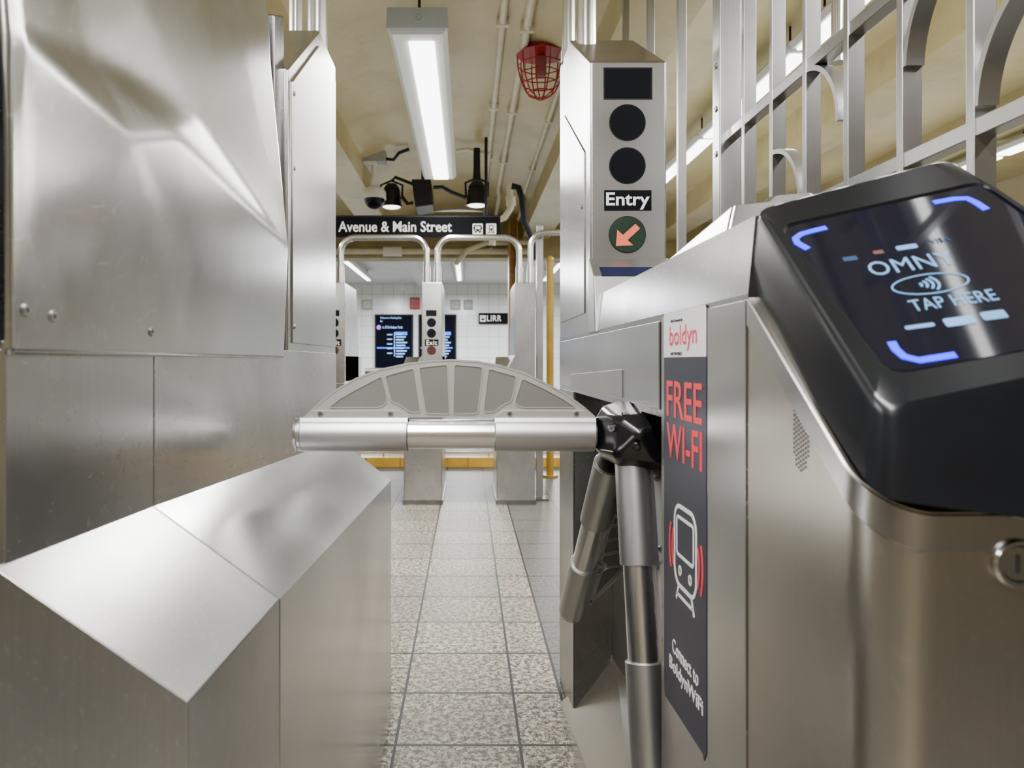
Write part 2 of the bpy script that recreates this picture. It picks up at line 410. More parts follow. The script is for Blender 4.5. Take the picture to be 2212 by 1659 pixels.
MB().hull([(.280, 1.06, 1.079), (.46, 1.06, 1.079), (.280, .80, 1.079), (.46, .80, 1.079), (.292, .815, 1.112), (.43, .815, 1.126), (.30, .95, 1.096), (.42, .95, 1.106)]).build('top_cover', 'steel', T, bevel=.004, ang=4, seg=3)
MB().hull([(.325, .83, 1.112), (.40, .83, 1.118), (.32, .92, 1.098), (.41, .92, 1.104), (.345, .84, 1.128), (.39, .84, 1.132), (.34, .89, 1.118), (.39, .89, 1.122)]).build('vent_cap', 'steel_tower', T, bevel=.004, ang=4, seg=3)
SIDE = Frame((XR, 0, 0), (0, -1, 0), (0, 0, 1))
g = MB()
a0, b0 = SIDE.hit(1731, 935)
for i in range(-4, 5):
    for j in range(-9, 10):
        a = i*.0042; bb = j*.0038
        if (a/.0165)**2+(bb/.034)**2 < 1: g.prism(SIDE, circ(a0+a, b0+bb+(i % 2)*.0019, .0011, 8), .0, .0006)
g.build('speaker_grille', 'screw_dark', T)
g = MB(); kx, kz = (2192-CX)*YN/F, H-(1215-CY)*YN/F
k_ = 40; rg_ = []
for r_, y_ in ((.0165, YN+.0005), (.0165, YN-.0035), (.0150, YN-.0055), (.0125, YN-.0055), (.0112, YN-.0025)):
    rg_.append([(kx+r_*math.cos(2*PI*i/k_), y_, kz+r_*math.sin(2*PI*i/k_)) for i in range(k_)])
g.add([p for q in rg_ for p in q], [[i*k_+j, i*k_+(j+1) % k_, (i+1)*k_+(j+1) % k_, (i+1)*k_+j] for i in range(4) for j in range(k_)])
g.cyl((kx, YN+.0015, kz), (kx, YN-.003, kz), .0112, .0108, 32); g.box(kx-.001, YN-.004, kz-.006, kx+.001, YN-.0026, kz+.006, 1)
g.build('key_lock', ('key', 'screw_dark'), T)
# tower
TW = MB().pyz([(1.63, 1.0), (1.63, 1.60), (1.95, 1.785), (2.165, 1.80), (2.165, 1.0)], XR, .438).build('tower', 'steel_tower', T, bevel=.005, ang=4)
MB().pyz([(1.631, 1.168), (1.565, 1.12), (1.545, 1.0), (1.631, 1.0)], .266, .441).build('tower_foot', 'satin', T, bevel=.003, ang=4)
FF = Frame((0, 1.598, 1.143), (1, 0, 0), (0, .066, .048))
p0 = FF.hit(1300, 597); p1 = FF.hit(1420, 578)
MB().prism(FF, [(p0[0], p0[1]), (p1[0], p0[1]), (p1[0], p1[1]), (p0[0], p1[1])], -.004, .0012).build('sensor_slot', 'slot', T)
pl = MB().pyz([(1.70, 1.05), (1.70, 1.42), (2.05, 1.62), (2.13, 1.62), (2.13, 1.05)], XR-.003, XR).build('access_panel', 'steel_tower', T, bevel=.001)
screw((XR-.003, 1.73, 1.30), (-1, 0, 0), .006, TW)
TF = FRONT(1.63)
def pr(fr, x0, y0, x1, y1):
    a, b_ = fr.hit(x0, y1); c, d = fr.hit(x1, y0); return (a, b_, c, d)
def rectpx(fr, x0, y0, x1, y1): a, b_, c, d = pr(fr, x0, y0, x1, y1); return [(a, b_), (c, b_), (c, d), (a, d)]
w = MB().prism(TF, rectpx(TF, 1303, 146, 1409, 215), 0, .0012, 1); w.prism(TF, rectpx(TF, 1306, 149, 1406, 212), .0010, .0022)
w.build('display_window', ('disp', 'blackm'), T)
for cy in (265, 358):
    a, c = TF.hit(1355, cy); w = MB().prism(TF, circ(a, c, .0405, 40), 0, .0012, 1); w.prism(TF, circ(a, c, .0385, 40), .001, .0022)
    w.build('indicator_lamp', ('disp', 'blackm'), T)
e = MB().prism(TF, rectpx(TF, 1305, 411, 1407, 455), 0, .0015).build('entry_plate', 'black_sign', T, label='black plate reading Entry in white')
MB().text(TF, 'Entry', *pr(TF, 1309, 416, 1403, 453), c0=.0016, weight=.02).build('lettering', 'signwhite', e)
a, c = TF.hit(1355, 507); w = MB().prism(TF, circ(a, c, .041, 40), 0, .0012, 1); w.prism(TF, circ(a, c, .039, 40), .001, .0022)
gl = w.build('indicator_lamp', ('green', 'blackm'), T, label='dark green round lamp with a salmon arrow')
ar = [TF.hit(*q) for q in ((1330, 532), (1367, 530), (1355, 519), (1382, 494), (1372, 484), (1345, 508), (1333, 497))]
MB().prism(TF, ar, .0022, .0032).build('arrow', 'salmon', gl)
# hub
hb = MB().hull([P(1283, 905, 1.2), P(1283, 965, 1.2), P(1300, 875, 1.22), P(1330, 866, 1.24), P(1375, 870, 1.24), P(1428, 920, 1.14), P(1425, 1000, 1.12), P(1345, 1012, 1.15), P(1295, 980, 1.18), P(1330, 900, 1.14), P(1380, 935, 1.11), P(1330, 985, 1.13), (.37, 1.14, .87), (.37, 1.30, .87), (.37, 1.30, .76), (.37, 1.14, .77), P(1300, 990, 1.30)])
hub = hb.build('hub', 'black_hub', T, bevel=.008, seg=4, label='greasy black cast hub', ang=60)
for q_, n_ in ((P(1322, 925, 1.137), (-.5, -.8, 0)), (P(1375, 965, 1.108), (-.1, -1, -.2)), (P(1352, 895, 1.15), (0, -.8, .5))):
    screw(q_, n_, .007, hub, 'black_hub')
def arm(mx, L=.484):
    A = MB(mx).cyl((.0, 0, 0), (L-.01, 0, 0), .0235, seg=32).build('barrier_arm', 'pipe', T)
    for (s0, s1) in ((.001, .163), (.302, .474)):
        s = MB(mx).tube([(s0, 0, 0), (s0+.0015, 0, 0), (s1-.0015, 0, 0), (s1, 0, 0)], [.0265, .028, .028, .0265], 36)
        s.loft([(s0, -.026, 0), (s1, -.026, 0), (s1, .026, 0), (s0, .026, 0)], [(s0, -.0155, .0275), (s1, -.0155, .0275), (s1, .0155, .0275), (s0, .0155, .0275)])
        s.build('sleeve', 'satin', A)
    e = MB(mx).tube([(L-.010, 0, 0), (L-.010, 0, 0), (L-.006, 0, 0), (L-.006, 0, 0), (L-.004, 0, 0), (L-.004, 0, 0), (L, 0, 0), (L+.002, 0, 0)], [.02, .0272, .0272, .024, .024, .0272, .0262, .02], 36)
    e.build('end_cap', 'pipe', A)
    q = lambda px, py: ((1285-px)*1.2/F, (938-py)*1.2/F)
    FL = Frame((0, 0, 0), (1, 0, 0), (0, 0, 1))
    outl = [q(*p) for p in ((660, 901), (690, 872), (722, 846), (770, 818), (820, 799), (880, 786), (930, 780), (975, 778), (1030, 781), (1080, 790), (1130, 805), (1180, 829), (1220, 851), (1258, 878), (1284, 901))]
    bl = MB(mx).prism(FL, outl, -.006, .006)
    W = [((712, 880), (735, 861), (780, 836), (826, 812), (838, 860), (833, 874), (818, 880)),
         ((832, 812), (895, 795), (909, 890), (886, 890), (862, 872), (846, 868)),
         ((905, 794), (967, 787), (971, 894), (920, 893)), ((981, 787), (1043, 793), (1032, 893), (979, 894)),
         ((1055, 796), (1116, 813), (1104, 868), (1090, 872), (1066, 890), (1044, 890)),
         ((1127, 817), (1172, 838), (1215, 861), (1243, 880), (1125, 880), (1111, 870))]
    for w in W:
        pts = rpoly([q(*p) for p in w], .0055, 5)
        for sg in (1, -1):
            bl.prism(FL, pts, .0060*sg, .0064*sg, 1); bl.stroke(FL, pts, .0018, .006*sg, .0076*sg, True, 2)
    bl.stroke(FL, outl, .003, -.0068, .0068, False, 2)
    B = bl.build('fan_blade', ('blade', 'blade_in', 'blade_rim'), A)
    for w in (((656, 903), (676, 887), (862, 886), (872, 895), (884, 903)), ((1066, 903), (1078, 893), (1090, 886), (1262, 887), (1284, 903))):
        cl = MB(mx).prism(FL, [q(*p) for p in w], -.010, .010); cl.build('clamp', 'blade_rim', A)
    for px in (695, 845, 1100, 1243):
        a_, b_ = q(px, 893)
        for sg in (1, -1):
            s = MB(mx).cyl((a_, .0100*sg, b_), (a_, .0125*sg, b_), .0048, .0042, 14); s.cyl((a_, .0122*sg, b_), (a_, .0128*sg, b_), .002, .002, 6, mi=1)
            s.build('screw', ('screw', 'screw_dark'), A)
def amx(root, tip, z):
    x = (Vector(tip)-Vector(root)).normalized(); z = Vector(z); z = (z-x*z.dot(x)).normalized(); y = z.cross(x)
    m = Matrix((x, y, z)).transposed().to_4x4(); m.translation = root; return m
arm(amx(P(1285, 938, 1.2), P(640, 938, 1.2), (0, 0, 1)))
arm(amx(P(1366, 990, 1.17), P(1406, 1690, 1.08), (1, .05, 0)))
arm(amx(P(1318, 1000, 1.27), P(1236, 1315, 1.58), (.9, .25, .2)))

# ---------------------------------------------------------------- near left turnstile
L = thing('turnstile', 'dented steel turnstile cabinet with sloping guard at left of the passage', 'turnstile', (-.45, 1.2, 0), 'turnstiles at the front')
XL = -.34
MB().box(-.62, .545, 0, XL-.001, 1.91, .95).build('body', 'steel_worn', L, bevel=.003)
MB().hull([(XL, .53, 0), (-.2, .53, 0), (XL, .53, .793), (-.2, .53, .696), (XL, .7955, 0), (-.2, .787, 0), (XL, .7955, .785), (-.2, .787, .687)]).build('guard', 'steel_guard', L, bevel=.0012, ang=3)
MB().hull([(XL, .7985, 0), (-.2, .790, 0), (XL, .7985, .785), (-.2, .790, .6865), (XL, 1.95, 0), (-.2, 1.94, 0), (XL, 1.95, .735), (-.2, 1.94, .628)]).build('guard', 'steel', L, bevel=.0012, ang=3)
MB().box(XL-.002, .542, .70, XL+.002, .797, .955).build('side_panel', 'steel_worn', L, bevel=.001)
MB().box(XL-.002, .7995, .70, XL+.002, 1.905, .960).build('side_panel', 'steel_worn', L, bevel=.001)
# creased hood: control points with offsets toward the passage in metres
def yz(px, py): Y = -XL*F/(CX-px); return (Y, H-(py-CY)*Y/F)
y0, y1, z0, z1 = .541, 1.345, .945, 1.72
ctrl = [((y0, z0), 0), ((y1, z0), 0), ((y0, z1), -.03), ((y1, z1), -.02), (yz(5, 60), .003), ((y1, 1.5), -.006),
        (yz(612, 535), .008), (yz(340, 290), .018), (yz(410, 255), .005), (yz(240, 300), .015), (yz(130, 735), .0),
        (yz(380, 755), .0), (yz(395, 560), .006), (yz(300, 20), .0), (yz(180, 120), -.002),
        (yz(520, 110), .0), (yz(60, 420), .003)]
pts2 = [Vector((min(max(p[0], y0), y1), min(max(p[1], z0), z1))) for p, h in ctrl]; hs = [h for p, h in ctrl]
E = [(4, 9), (9, 7), (7, 6), (8, 6), (9, 10), (12, 11), (8, 14)]
cdt = delaunay_2d_cdt(pts2, E, [], 0, 1e-6)
cv, cf, cov = cdt[0], cdt[2], cdt[3]
def nearest_h(p):
    return min(((p-q).length, h) for q, h in zip(pts2, hs))[1]
chs = [hs[o[0]] if o else nearest_h(p) for p, o in zip(cv, cov)]
def hood_raw(y, z):
    best = 0; be = 1e9
    for f in cf:
        a, b_, c = (cv[i] for i in f[:3])
        d = (b_.y-c.y)*(a.x-c.x)+(c.x-b_.x)*(a.y-c.y)
        if abs(d) < 1e-12: continue
        w0 = ((b_.y-c.y)*(y-c.x)+(c.x-b_.x)*(z-c.y))/d; w1 = ((c.y-a.y)*(y-c.x)+(a.x-c.x)*(z-c.y))/d; w2 = 1-w0-w1
        e = max(0, -w0, -w1, -w2)
        if e < be:
            be = e; best = w0*chs[f[0]]+w1*chs[f[1]]+w2*chs[f[2]]
            if e == 0: break
    return best
NY, NZ = 150, 140
G_ = [[hood_raw(y0+(y1-y0)*i/NY, z0+(z1-z0)*j/NZ) for j in range(NZ+1)] for i in range(NY+1)]
G0 = G_
def blur(G): return [[sum(G[min(max(i+a, 0), NY)][min(max(j+b_, 0), NZ)] for a in (-1, 0, 1) for b_ in (-1, 0, 1))/9 for j in range(NZ+1)] for i in range(NY+1)]
for it in range(5):
    G_ = blur(G_)
    if it == 0: G0 = G_
A_ = Vector(yz(240, 300)); B_ = Vector(yz(612, 535)); B2_ = Vector(yz(410, 255)); B3_ = Vector(yz(5, 60))
def segd(p, a, b_):
    d = b_-a; t = max(0, min(1, (p-a).dot(d)/d.dot(d))); return (p-a-d*t).length
for i in range(NY+1):
    for j in range(NZ+1):
        p = Vector((y0+(y1-y0)*i/NY, z0+(z1-z0)*j/NZ)); d = min(segd(p, A_, B_), segd(p, B2_, B_), segd(p, B3_, A_)); w = math.exp(-(d/.045)**2)
        G_[i][j] = G_[i][j]*(1-w)+G0[i][j]*w
def hood(y, z):
    i = min(max(int((y-y0)/(y1-y0)*NY), 0), NY); j = min(max(int((z-z0)/(z1-z0)*NZ), 0), NZ); return XL+.004+G_[i][j]
vs = []; fs = []
for i in range(NY+1):
    for j in range(NZ+1):
        z = z0+(z1-z0)*j/NZ; cut = .075*max(0, min(1, (z-1.15)/.3)); y = y0+(y1-y0)*i/NY; y -= cut*(max(0, (i/NY-.7))/.3)
        vs.append((XL+.004+G_[i][j], y, z))
for i in range(NY):
    for j in range(NZ): a = i*(NZ+1)+j; fs.append([a, a+1, a+NZ+2, a+NZ+1])
hd = MB().add(vs, fs).build('hood_panel', 'steel_hood', L, label='large dented and creased steel panel', ang=60)
so = hd.modifiers.new('s', 'SOLIDIFY'); so.thickness = .004; so.offset = 0
MB().box(-.62, .545, .95, XL-.04, 1.40, 1.70).build('housing', 'steel_worn', L, bevel=.004)
for px, py in ((47, 670), (107, 683), (320, 716)):
    q = Frame((XL+.004, 0, 0), (0, 1, 0), (0, 0, 1)); a_, b_ = q.hit(px, py)
    screw((hood(a_, b_)+.002, a_, b_), (1, 0, 0), .0055, hd)
MB().pyz([(1.40, .955), (1.40, 1.495), (1.70, 1.70), (1.91, 1.70), (1.91, .955)], -.51, XL).build('tower', 'steel_tower', L, bevel=.006, ang=4)
MB().pyz([(1.43, .975), (1.43, 1.48), (1.68, 1.655), (1.895, 1.655), (1.895, .975)], XL-.001, XL+.003).build('access_panel', 'steel_tower', L, bevel=.0015)
MB().pyz([(1.345, 1.15), (1.345, 1.57), (1.415, 1.60), (1.415, .96), (1.36, .96)], -.39, XL-.010).build('front_flange', 'steel_dark', L, bevel=.004)
for py in (190, 355, 705):
    a_, b_ = Frame((XL, 0, 0), (0, 1, 0), (0, 0, 1)).hit(625, py); screw((XL+.003, a_+.03, b_), (1, 0, 0), .005, L)

# ---------------------------------------------------------------- arch pipes
def arch(x0, x1, Y, za, zb, rad, r, label, collar=.03, grp='arched pipes over the turnstiles'):
    t = thing('arch_pipe', label, 'pipe rail', ((x0+x1)/2, Y, za), grp)
    path = [(x0, Y, za)]
    for i in range(9):
        a = math.radians(180-90*i/8); path.append((x0+rad+rad*math.cos(a), Y, zb-rad+rad*math.sin(a)))
    for i in range(9):
        a = math.radians(90-90*i/8); path.append((x1-rad+rad*math.cos(a), Y, zb-rad+rad*math.sin(a)))
    path.append((x1, Y, za))
    MB().tube(path, r, 20).build('pipe', 'pipe', t)
    for x in (x0, x1): MB().cyl((x, Y, za-.005), (x, Y, za+collar), r*1.25, r*1.2, 20).build('collar', 'pipe', t)
arch(-.385, .305, 1.90, 1.68, 2.28, .12, .025, 'thick steel pipe arch rising from both nearest towers over the passage')
arch(.287, 1.05, 2.10, 1.79, 2.28, .12, .018, 'slim steel pipe rising behind the Entry tower toward the right')
arch(-1.15, -.432, 1.86, 1.68, 2.28, .12, .016, 'slim steel pipe rising behind the left tower top')
X = lambda px, Y: (px-CX)*Y/F
arch(X(736, 4.95), X(922, 4.95), 4.95, 1.45, 1.765, .10, .020, 'far pipe arch left of centre below the street sign', .12)
arch(X(945, 4.95), X(1122, 4.95), 4.95, 1.45, 1.765, .10, .020, 'far pipe arch right of centre over the far exit lane', .12)
arch(X(1146, 4.95), X(1345, 4.95), 4.95, 1.45, 1.80, .10, .020, 'far pipe arch partly behind the Entry tower', .12)

# ---------------------------------------------------------------- far turnstiles
fy = 4.85
ft = thing('turnstile', 'far steel exit turnstile in the centre with black Exit plate', 'turnstile', (X(914, fy), fy, 0), 'far exit turnstiles')
MB().box(X(872, fy), fy, 0.012, X(955, fy), fy+.75, .80).build('body', 'steel_worn', ft, bevel=.006)
MB().box(X(870, fy), fy-.004, 0, X(957, fy), fy+.755, .03).build('base_plate', 'steel_dark', ft)
MB().pxz([(X(872, fy), .80), (X(955, fy), .80), (X(955, fy), .98), (X(911, fy), .98), (X(890, fy), .88)], fy+.02, fy+.75).build('upper_body', 'steel_worn', ft, bevel=.006)
MB().pyz([(fy, .80), (fy, 1.455), (fy+.5, 1.455), (fy+.62, 1.0), (fy+.62, .80)], X(911, fy), X(955, fy)).build('tower', 'steel_worn', ft, bevel=.004)
FR = FRONT(fy)
MB().prism(FR, rectpx(FR, 920, 670, 943, 683), 0, .003).build('display_window', 'disp', ft)
for cy in (697, 720):
    a, c = FR.hit(932, cy); MB().prism(FR, circ(a, c, .030, 24), 0, .003).build('indicator_lamp', 'disp', ft)
a, c = FR.hit(932, 757); MB().prism(FR, circ(a, c, .030, 24), 0, .003).build('indicator_lamp', 'reddim', ft, label='dim red round lamp')
e = MB().prism(FR, rectpx(FR, 918, 733, 947, 747), 0, .003).build('exit_plate', 'black_sign', ft)
MB().text(FR, 'Exit', *pr(FR, 921, 735, 944, 745), c0=.0032, weight=.01, spacing=1.1).build('lettering', 'signwhite', e)
h2 = MB().sph((X(872, fy)-.03, fy+.35, .83), .05, a=10, b=6); h2.build('hub', 'steel_dark', ft)
MB().cyl((X(872, fy)-.04, fy+.35, .87), (X(872, fy)-.30, fy+.35, .87), .022, seg=14).build('barrier_arm', 'satin', ft)
MB().hull([(X(872, fy)-.02, fy-.02, .86), (X(872, fy)+.10, fy-.02, .86), (X(872, fy), fy+.2, .97), (X(872, fy)+.09, fy+.2, .97), (X(872, fy), fy+.2, .85), (X(872, fy)+.12, fy+.2, .85)]).build('card_slot', 'steel_tower', ft, bevel=.004)
dup(ft, (X(1135, fy)-X(934, fy), 0, 0), 'far steel turnstile with a plain tower, beside the grey post', skip=('display_window', 'indicator_lamp', 'exit_plate'))
dup(ft, (X(745, fy)-X(955, fy), 0, 0), 'far steel turnstile mostly hidden behind the left tower')

# ---------------------------------------------------------------- poster on right turnstile
PX_ = XR-.0019
po = thing('poster', 'tall charcoal free Wi-Fi sticker with white logo top on the right turnstile side', 'poster', (PX_, .92, .49))
SF = Frame((PX_, 1.009, .487), (0, -1, 0), (0, 0, 1))
sh = [(0, .012), (.004, 0), (.165, .006), (.170, .0), (.178, .012), (.178, .30), (.1765, .31), (.1775, .32), (.178, .512), (.173, .517), (.002, .517), (0, .512)]
bk = MB().prism(SF, sh, -.0003, .0004).build('backing', 'navy', po)
MB().prism(SF, [(.0, .458), (.178, .458), (.178, .512), (.173, .517), (.002, .517), (0, .512)], .0004, .0007).build('logo_field', 'white', po)
MB().text(SF, 'boldyn', .030, .466, .146, .498, c0=.0008, weight=.004).build('logo_lettering', 'lred', po)
MB().text(SF, 'Wi-Fi Powered by', .035, .502, .088, .507, c0=.0008).text(SF, 'NETWORKS', .035, .4605, .085, .4645, c0=.0008).build('small_lettering', 'blackm', po)
MB().text(SF, 'FREE', .015, .380, .164, .427, c0=.0006, weight=.008).build('lettering', 'pink', po)
MB().text(SF, 'WI-FI', .015, .326, .164, .371, c0=.0006, weight=.008).build('lettering', 'pink', po)
tr = MB()
tr.stroke(SF, rrect(.052, .170, .142, .270, .022, 6), .0054, .0005, .0009, True)
tr.stroke(SF, rrect(.062, .208, .132, .256, .006, 4), .0042, .0005, .0009, True)
for a in (.076, .118): tr.stroke(SF, circ(a, .189, .0050, 14), .0034, .0005, .0009, True)
tr.stroke(SF, [(.070, .168), (.060, .150)], .0052, .0005, .0009); tr.stroke(SF, [(.124, .168), (.134, .150)], .0052, .0005, .0009); tr.stroke(SF, [(.064, .157), (.130, .157)], .0042, .0005, .0009)
tr.build('train_icon', 'white', po)
for sgn in (-1, 1):
    wv = MB()
    for rr in (.056, .069):
        wv.stroke(SF, [(.097+sgn*rr*math.cos(math.radians(a)), .212+rr*.95*math.sin(math.radians(a))) for a in range(-26, 27, 4)], .0048, .0005, .0009)
    wv.build('signal_waves', 'pink', po)
MB().text(SF, 'Connect to', .042, .074, .150, .093, c0=.0006, weight=.004).build('lettering', 'white', po)
MB().text(SF, 'BoldynWiFi', .028, .044, .167, .066, c0=.0006, weight=.010).build('lettering', 'white', po)

# ---------------------------------------------------------------- card reader
s = .66/F
u = Vector((321, -60, 45)); v = Vector((10, -330, -285))
O = Vector((715*s, .66, H+272*s))
RF = Frame(O, u, -v)
Rd = thing('card_reader', 'black tap card reader with tilted glowing screen on the right turnstile nose', 'card reader', RF.pt(.07, -.1, -.09))
def c3(px, py, c): a, b = RF.hit(px, py, c); return Vector((a, b, c))
fc = [c3(1900, 900, 0), c3(2640, 745, 0), c3(2052, 343, 0), c3(1628, 455, 0)]
bc = [c3(1893, 1082, -.034), c3(2640, 1190, -.056), c3(2075, 450, -.095), c3(1612, 648, -.082)]
def lerp4(t): return [b_*(1-t)+f_*t for b_, f_ in zip(bc, fc)]
gq = [c3(1925, 806, .003), c3(2570, 690, .003), (c3(2124, 392, .003)), c3(1688, 488, .003)]
dn = lambda cs, d: [c+Vector((0, 0, d)) for c in cs]
rings = [rpoly(shrink(bc, .003), .016, 8), rpoly(lerp4(.03), .018, 8), rpoly(lerp4(.93), .018, 8), rpoly(dn(shrink(fc, .0015), .001), .017, 8), rpoly(dn(shrink(fc, .005), .003), .016, 8), rpoly(shrink(gq, -.002), .016, 8), rpoly(dn(gq, -.0025), .015, 8)]
n = len(rings[0]); vs = [RF.pt(*p) for r_ in rings for p in r_]; m = len(rings)
fs = [[i*n+k, i*n+(k+1) % n, (i+1)*n+(k+1) % n, (i+1)*n+k] for i in range(m-1) for k in range(n)]+[list(range(n))[::-1], list(range((m-1)*n, m*n))]
MB().add(vs, fs).build('housing', 'black', Rd, ang=28)
sc = MB().prism(RF, [p[:2] for p in rpoly([c.to_2d() for c in shrink(gq, .001)], .014, 8)], .0004, .0012).build('screen', 'glass_screen', Rd)
def rt(txt, LL, LR, h, mat, w=.0, name='lettering'):
    p = RF.hit(*LL); q = RF.hit(*LR)
    MB().text(RF, txt, p[0], p[1], q[0], p[1]+h*.00044, c0=.0013, weight=w, spacing=1.05).build(name, mat, sc)
rt('OMNY', (1885, 600), (2060, 560), 42, 'bluetext')
rt('TAP HERE', (1974, 676), (2152, 642), 30, 'bluetext')
rt('VISA', (2010, 530), (2052, 520), 14, 'bluedim')
ic = MB(); ca, cb = RF.hit(2008, 616)
ic.stroke(RF, circ(ca, cb, .027, 30, .012), .0012, .0013, .0017, True)
for k in range(4):
    rr = .004+.004*k; ic.stroke(RF, [(ca-.010+rr*math.cos(math.radians(a)), cb+rr*math.sin(math.radians(a))*.8) for a in range(-40, 41, 10)], .0018, .0013, .0017)
ic.build('contactless_icon', 'bluetext', sc)
for (x, y, wd, hh, m_) in ((1836, 562, .011, .006, 'bluedim'), (1897, 548, .008, .005, 'orange'), (1958, 537, .016, .006, 'bluetext'), (1986, 708, .020, .004, 'bluetext'), (2072, 697, .020, .009, 'bluetext2'), (2146, 684, .016, .009, 'bluetext')):
    a, c = RF.hit(x, y); MB().prism(RF, rrect(a-wd/2, c-hh/2, a+wd/2, c+hh/2, .0015, 3), .0013, .0017).build('badge', m_, sc)
for pts in (((1785, 495), (1755, 502), (1730, 509), (1718, 518), (1722, 528), (1745, 541)), ((2016, 441), (2060, 433), (2088, 432), (2106, 440), (2130, 456)), ((1925, 742), (1934, 758), (1952, 774), (1985, 782), (2064, 770))):
    MB().stroke(RF, [RF.hit(*p) for p in pts], .0058, .0013, .0019).build('corner_mark', 'bluemark', sc)

# ---------------------------------------------------------------- fence
xf = .62
Fn = thing('metal_fence', 'tall steel bar fence with curved scroll bars beyond the right turnstile', 'fence', (xf, 1.6, 0))
for yy in (.745, .894, 1.04, 1.188, 1.335, 1.482, 1.632): MB().box(xf-.014, yy-.0075, .0, xf+.014, yy+.0075, 2.4).build('bar', 'steel_bar', Fn, bevel=.0015)
MB().box(xf-.026, 1.745, 0, xf+.026, 1.795, 2.42).build('post', 'steel_bar', Fn, bevel=.003)
MB().box(xf-.016, 1.808, 0, xf+.016, 1.828, 2.42).build('post', 'steel_bar', Fn, bevel=.003)
for yy in (2.147, 2.51, 2.9): MB().box(xf-.012, yy-.010, 0, xf+.012, yy+.010, 2.42).build('bar', 'steel_bar', Fn, bevel=.0015)
for zz in (1.22, 1.47, 2.2, .12): MB().box(xf-.012, .45, zz-.011, xf+.012, 1.77, zz+.011).build('rail', 'steel_bar', Fn, bevel=.0015)
FY = Frame((xf, 0, 0), (0, 1, 0), (0, 0, 1))
def sarc(cy, cz, ra, a0, a1, rz=None):
    pts = [(cy+ra*math.cos(math.radians(a0+(a1-a0)*i/24)), cz+(rz or ra)*math.sin(math.radians(a0+(a1-a0)*i/24))) for i in range(25)]
    MB().stroke(FY, pts, .009, -.0128, .0128).build('scroll', 'steel_bar', Fn)
sarc(1.345, 1.335, .128, 95, 180); sarc(1.482, 1.23, .125, 90, 180); sarc(.892, 1.345, .138, 2, 90); sarc(.75, 1.24, .136, 2, 90); sarc(1.188, 1.70, .145, 90, 180)
for py in (110, 208, 310):
    a_, b_ = Frame((xf-.03, 0, 0), (0, 1, 0), (0, 0, 1)).hit(1571, py); screw((xf-.026, 1.77, b_), (-1, 0, 0), .008, Fn)

# ---------------------------------------------------------------- hanging street sign
Y = 5.6; SG = FRONT(Y)
sg = thing('hanging_sign', 'black hanging sign with white lettering Avenue and Main Street and two transit icons', 'sign', P(900, 510, Y))
p = rectpx(SG, 640, 465, 1081, 511)
MB().prism(SG, p, -.06, 0).build('board', 'black_sign', sg, bevel=.003)
MB().prism(SG, rectpx(SG, 640, 466, 1080, 469), 0, .004).build('board_trim', 'blackm', sg)
MB().text(SG, 'Avenue & Main Street', *pr(SG, 731, 478, 976, 501), c0=.002, depth=.001, weight=.012).build('lettering', 'signwhite', sg)
for (x0, x1, kind) in ((1021, 1043, 0), (1050, 1072, 1)):
    a, b_, c, d = pr(SG, x0, 483, x1, 506); w = c-a
    ic = MB().prism(SG, rrect(a, b_, c, d, .006, 3), .0, .003)
    R = lambda q, r_, s_, t_, m, k=0: ic.prism(SG, [(a+w*q, b_+w*r_), (a+w*s_, b_+w*r_), (a+w*s_, b_+w*t_), (a+w*q, b_+w*t_)], .003+k*.001, .004+k*.001, m)
    if kind == 0:
        R(.14, .26, .86, .88, 1); R(.24, .50, .76, .76, 0, 1); R(.22, .12, .38, .28, 1); R(.62, .12, .78, .28, 1); R(.24, .32, .36, .42, 0, 1); R(.64, .32, .76, .42, 0, 1); R(.06, .5, .14, .7, 1); R(.86, .5, .94, .7, 1)
    else:
        R(.28, .28, .72, .90, 1); R(.36, .56, .64, .80, 0, 1); R(.34, .34, .44, .44, 0, 1); R(.56, .34, .66, .44, 0, 1); R(.15, .10, .85, .16, 1); R(.25, .16, .34, .28, 1); R(.66, .16, .75, .28, 1)
    ic.build('icon', ('signwhite', 'black_sign'), sg)
for x in (700, 1050):
    q = P(x, 465, Y+.03); MB().cyl(q, (q.x, q.y, 2.64), .012, seg=10).build('hanger_rod', 'blackm', sg)

# ---------------------------------------------------------------- ceiling lights
def fixture(x0, x1, y0, y1, z, label, grp, lens='lens', lx0=None, lx1=None, zc=2.7, hh=.09, end=True):
    t = thing('ceiling_light', label, 'ceiling light', ((x0+x1)/2, (y0+y1)/2, z), grp)
    MB().pxz([(x0+.02, z), (x1-.02, z), (x1, z+.025), (x1-.03, z+hh), (x0+.03, z+hh), (x0, z+.025)], y0, y1).build('body', 'fix', t, bevel=.003)
    lx0 = x0+.06 if lx0 is None else lx0; lx1 = x1-.06 if lx1 is None else lx1
    e = .06 if end else .015
    MB().box(lx0, y0+e, z-.012, lx1, y1-e*.7, z+.002).build('diffuser', lens, t, bevel=.004)
    if end:
        MB().pxz([(x0-.004, z+.02), (x1+.004, z+.02), (x1-.0, z+hh+.004), (x0, z+hh+.004)], y0-.012, y0+.01).build('end_cap', 'fixd', t, bevel=.003)
    for yy in (y0+.12, y1-.2):
        MB().cyl(((x0+x1)/2, yy, z+hh), ((x0+x1)/2, yy, zc), .006, seg=8).build('hanger_rod', 'blackm', t)
    return t
fx = fixture(-.32, -.08, 2.95, 5.3, 2.24, 'long lit light fixture hanging over the passage ahead', None, 'lens', -.24, -.135, 2.77, .10)
fr = FRONT(2.937); q = fr.hit(905, 36)
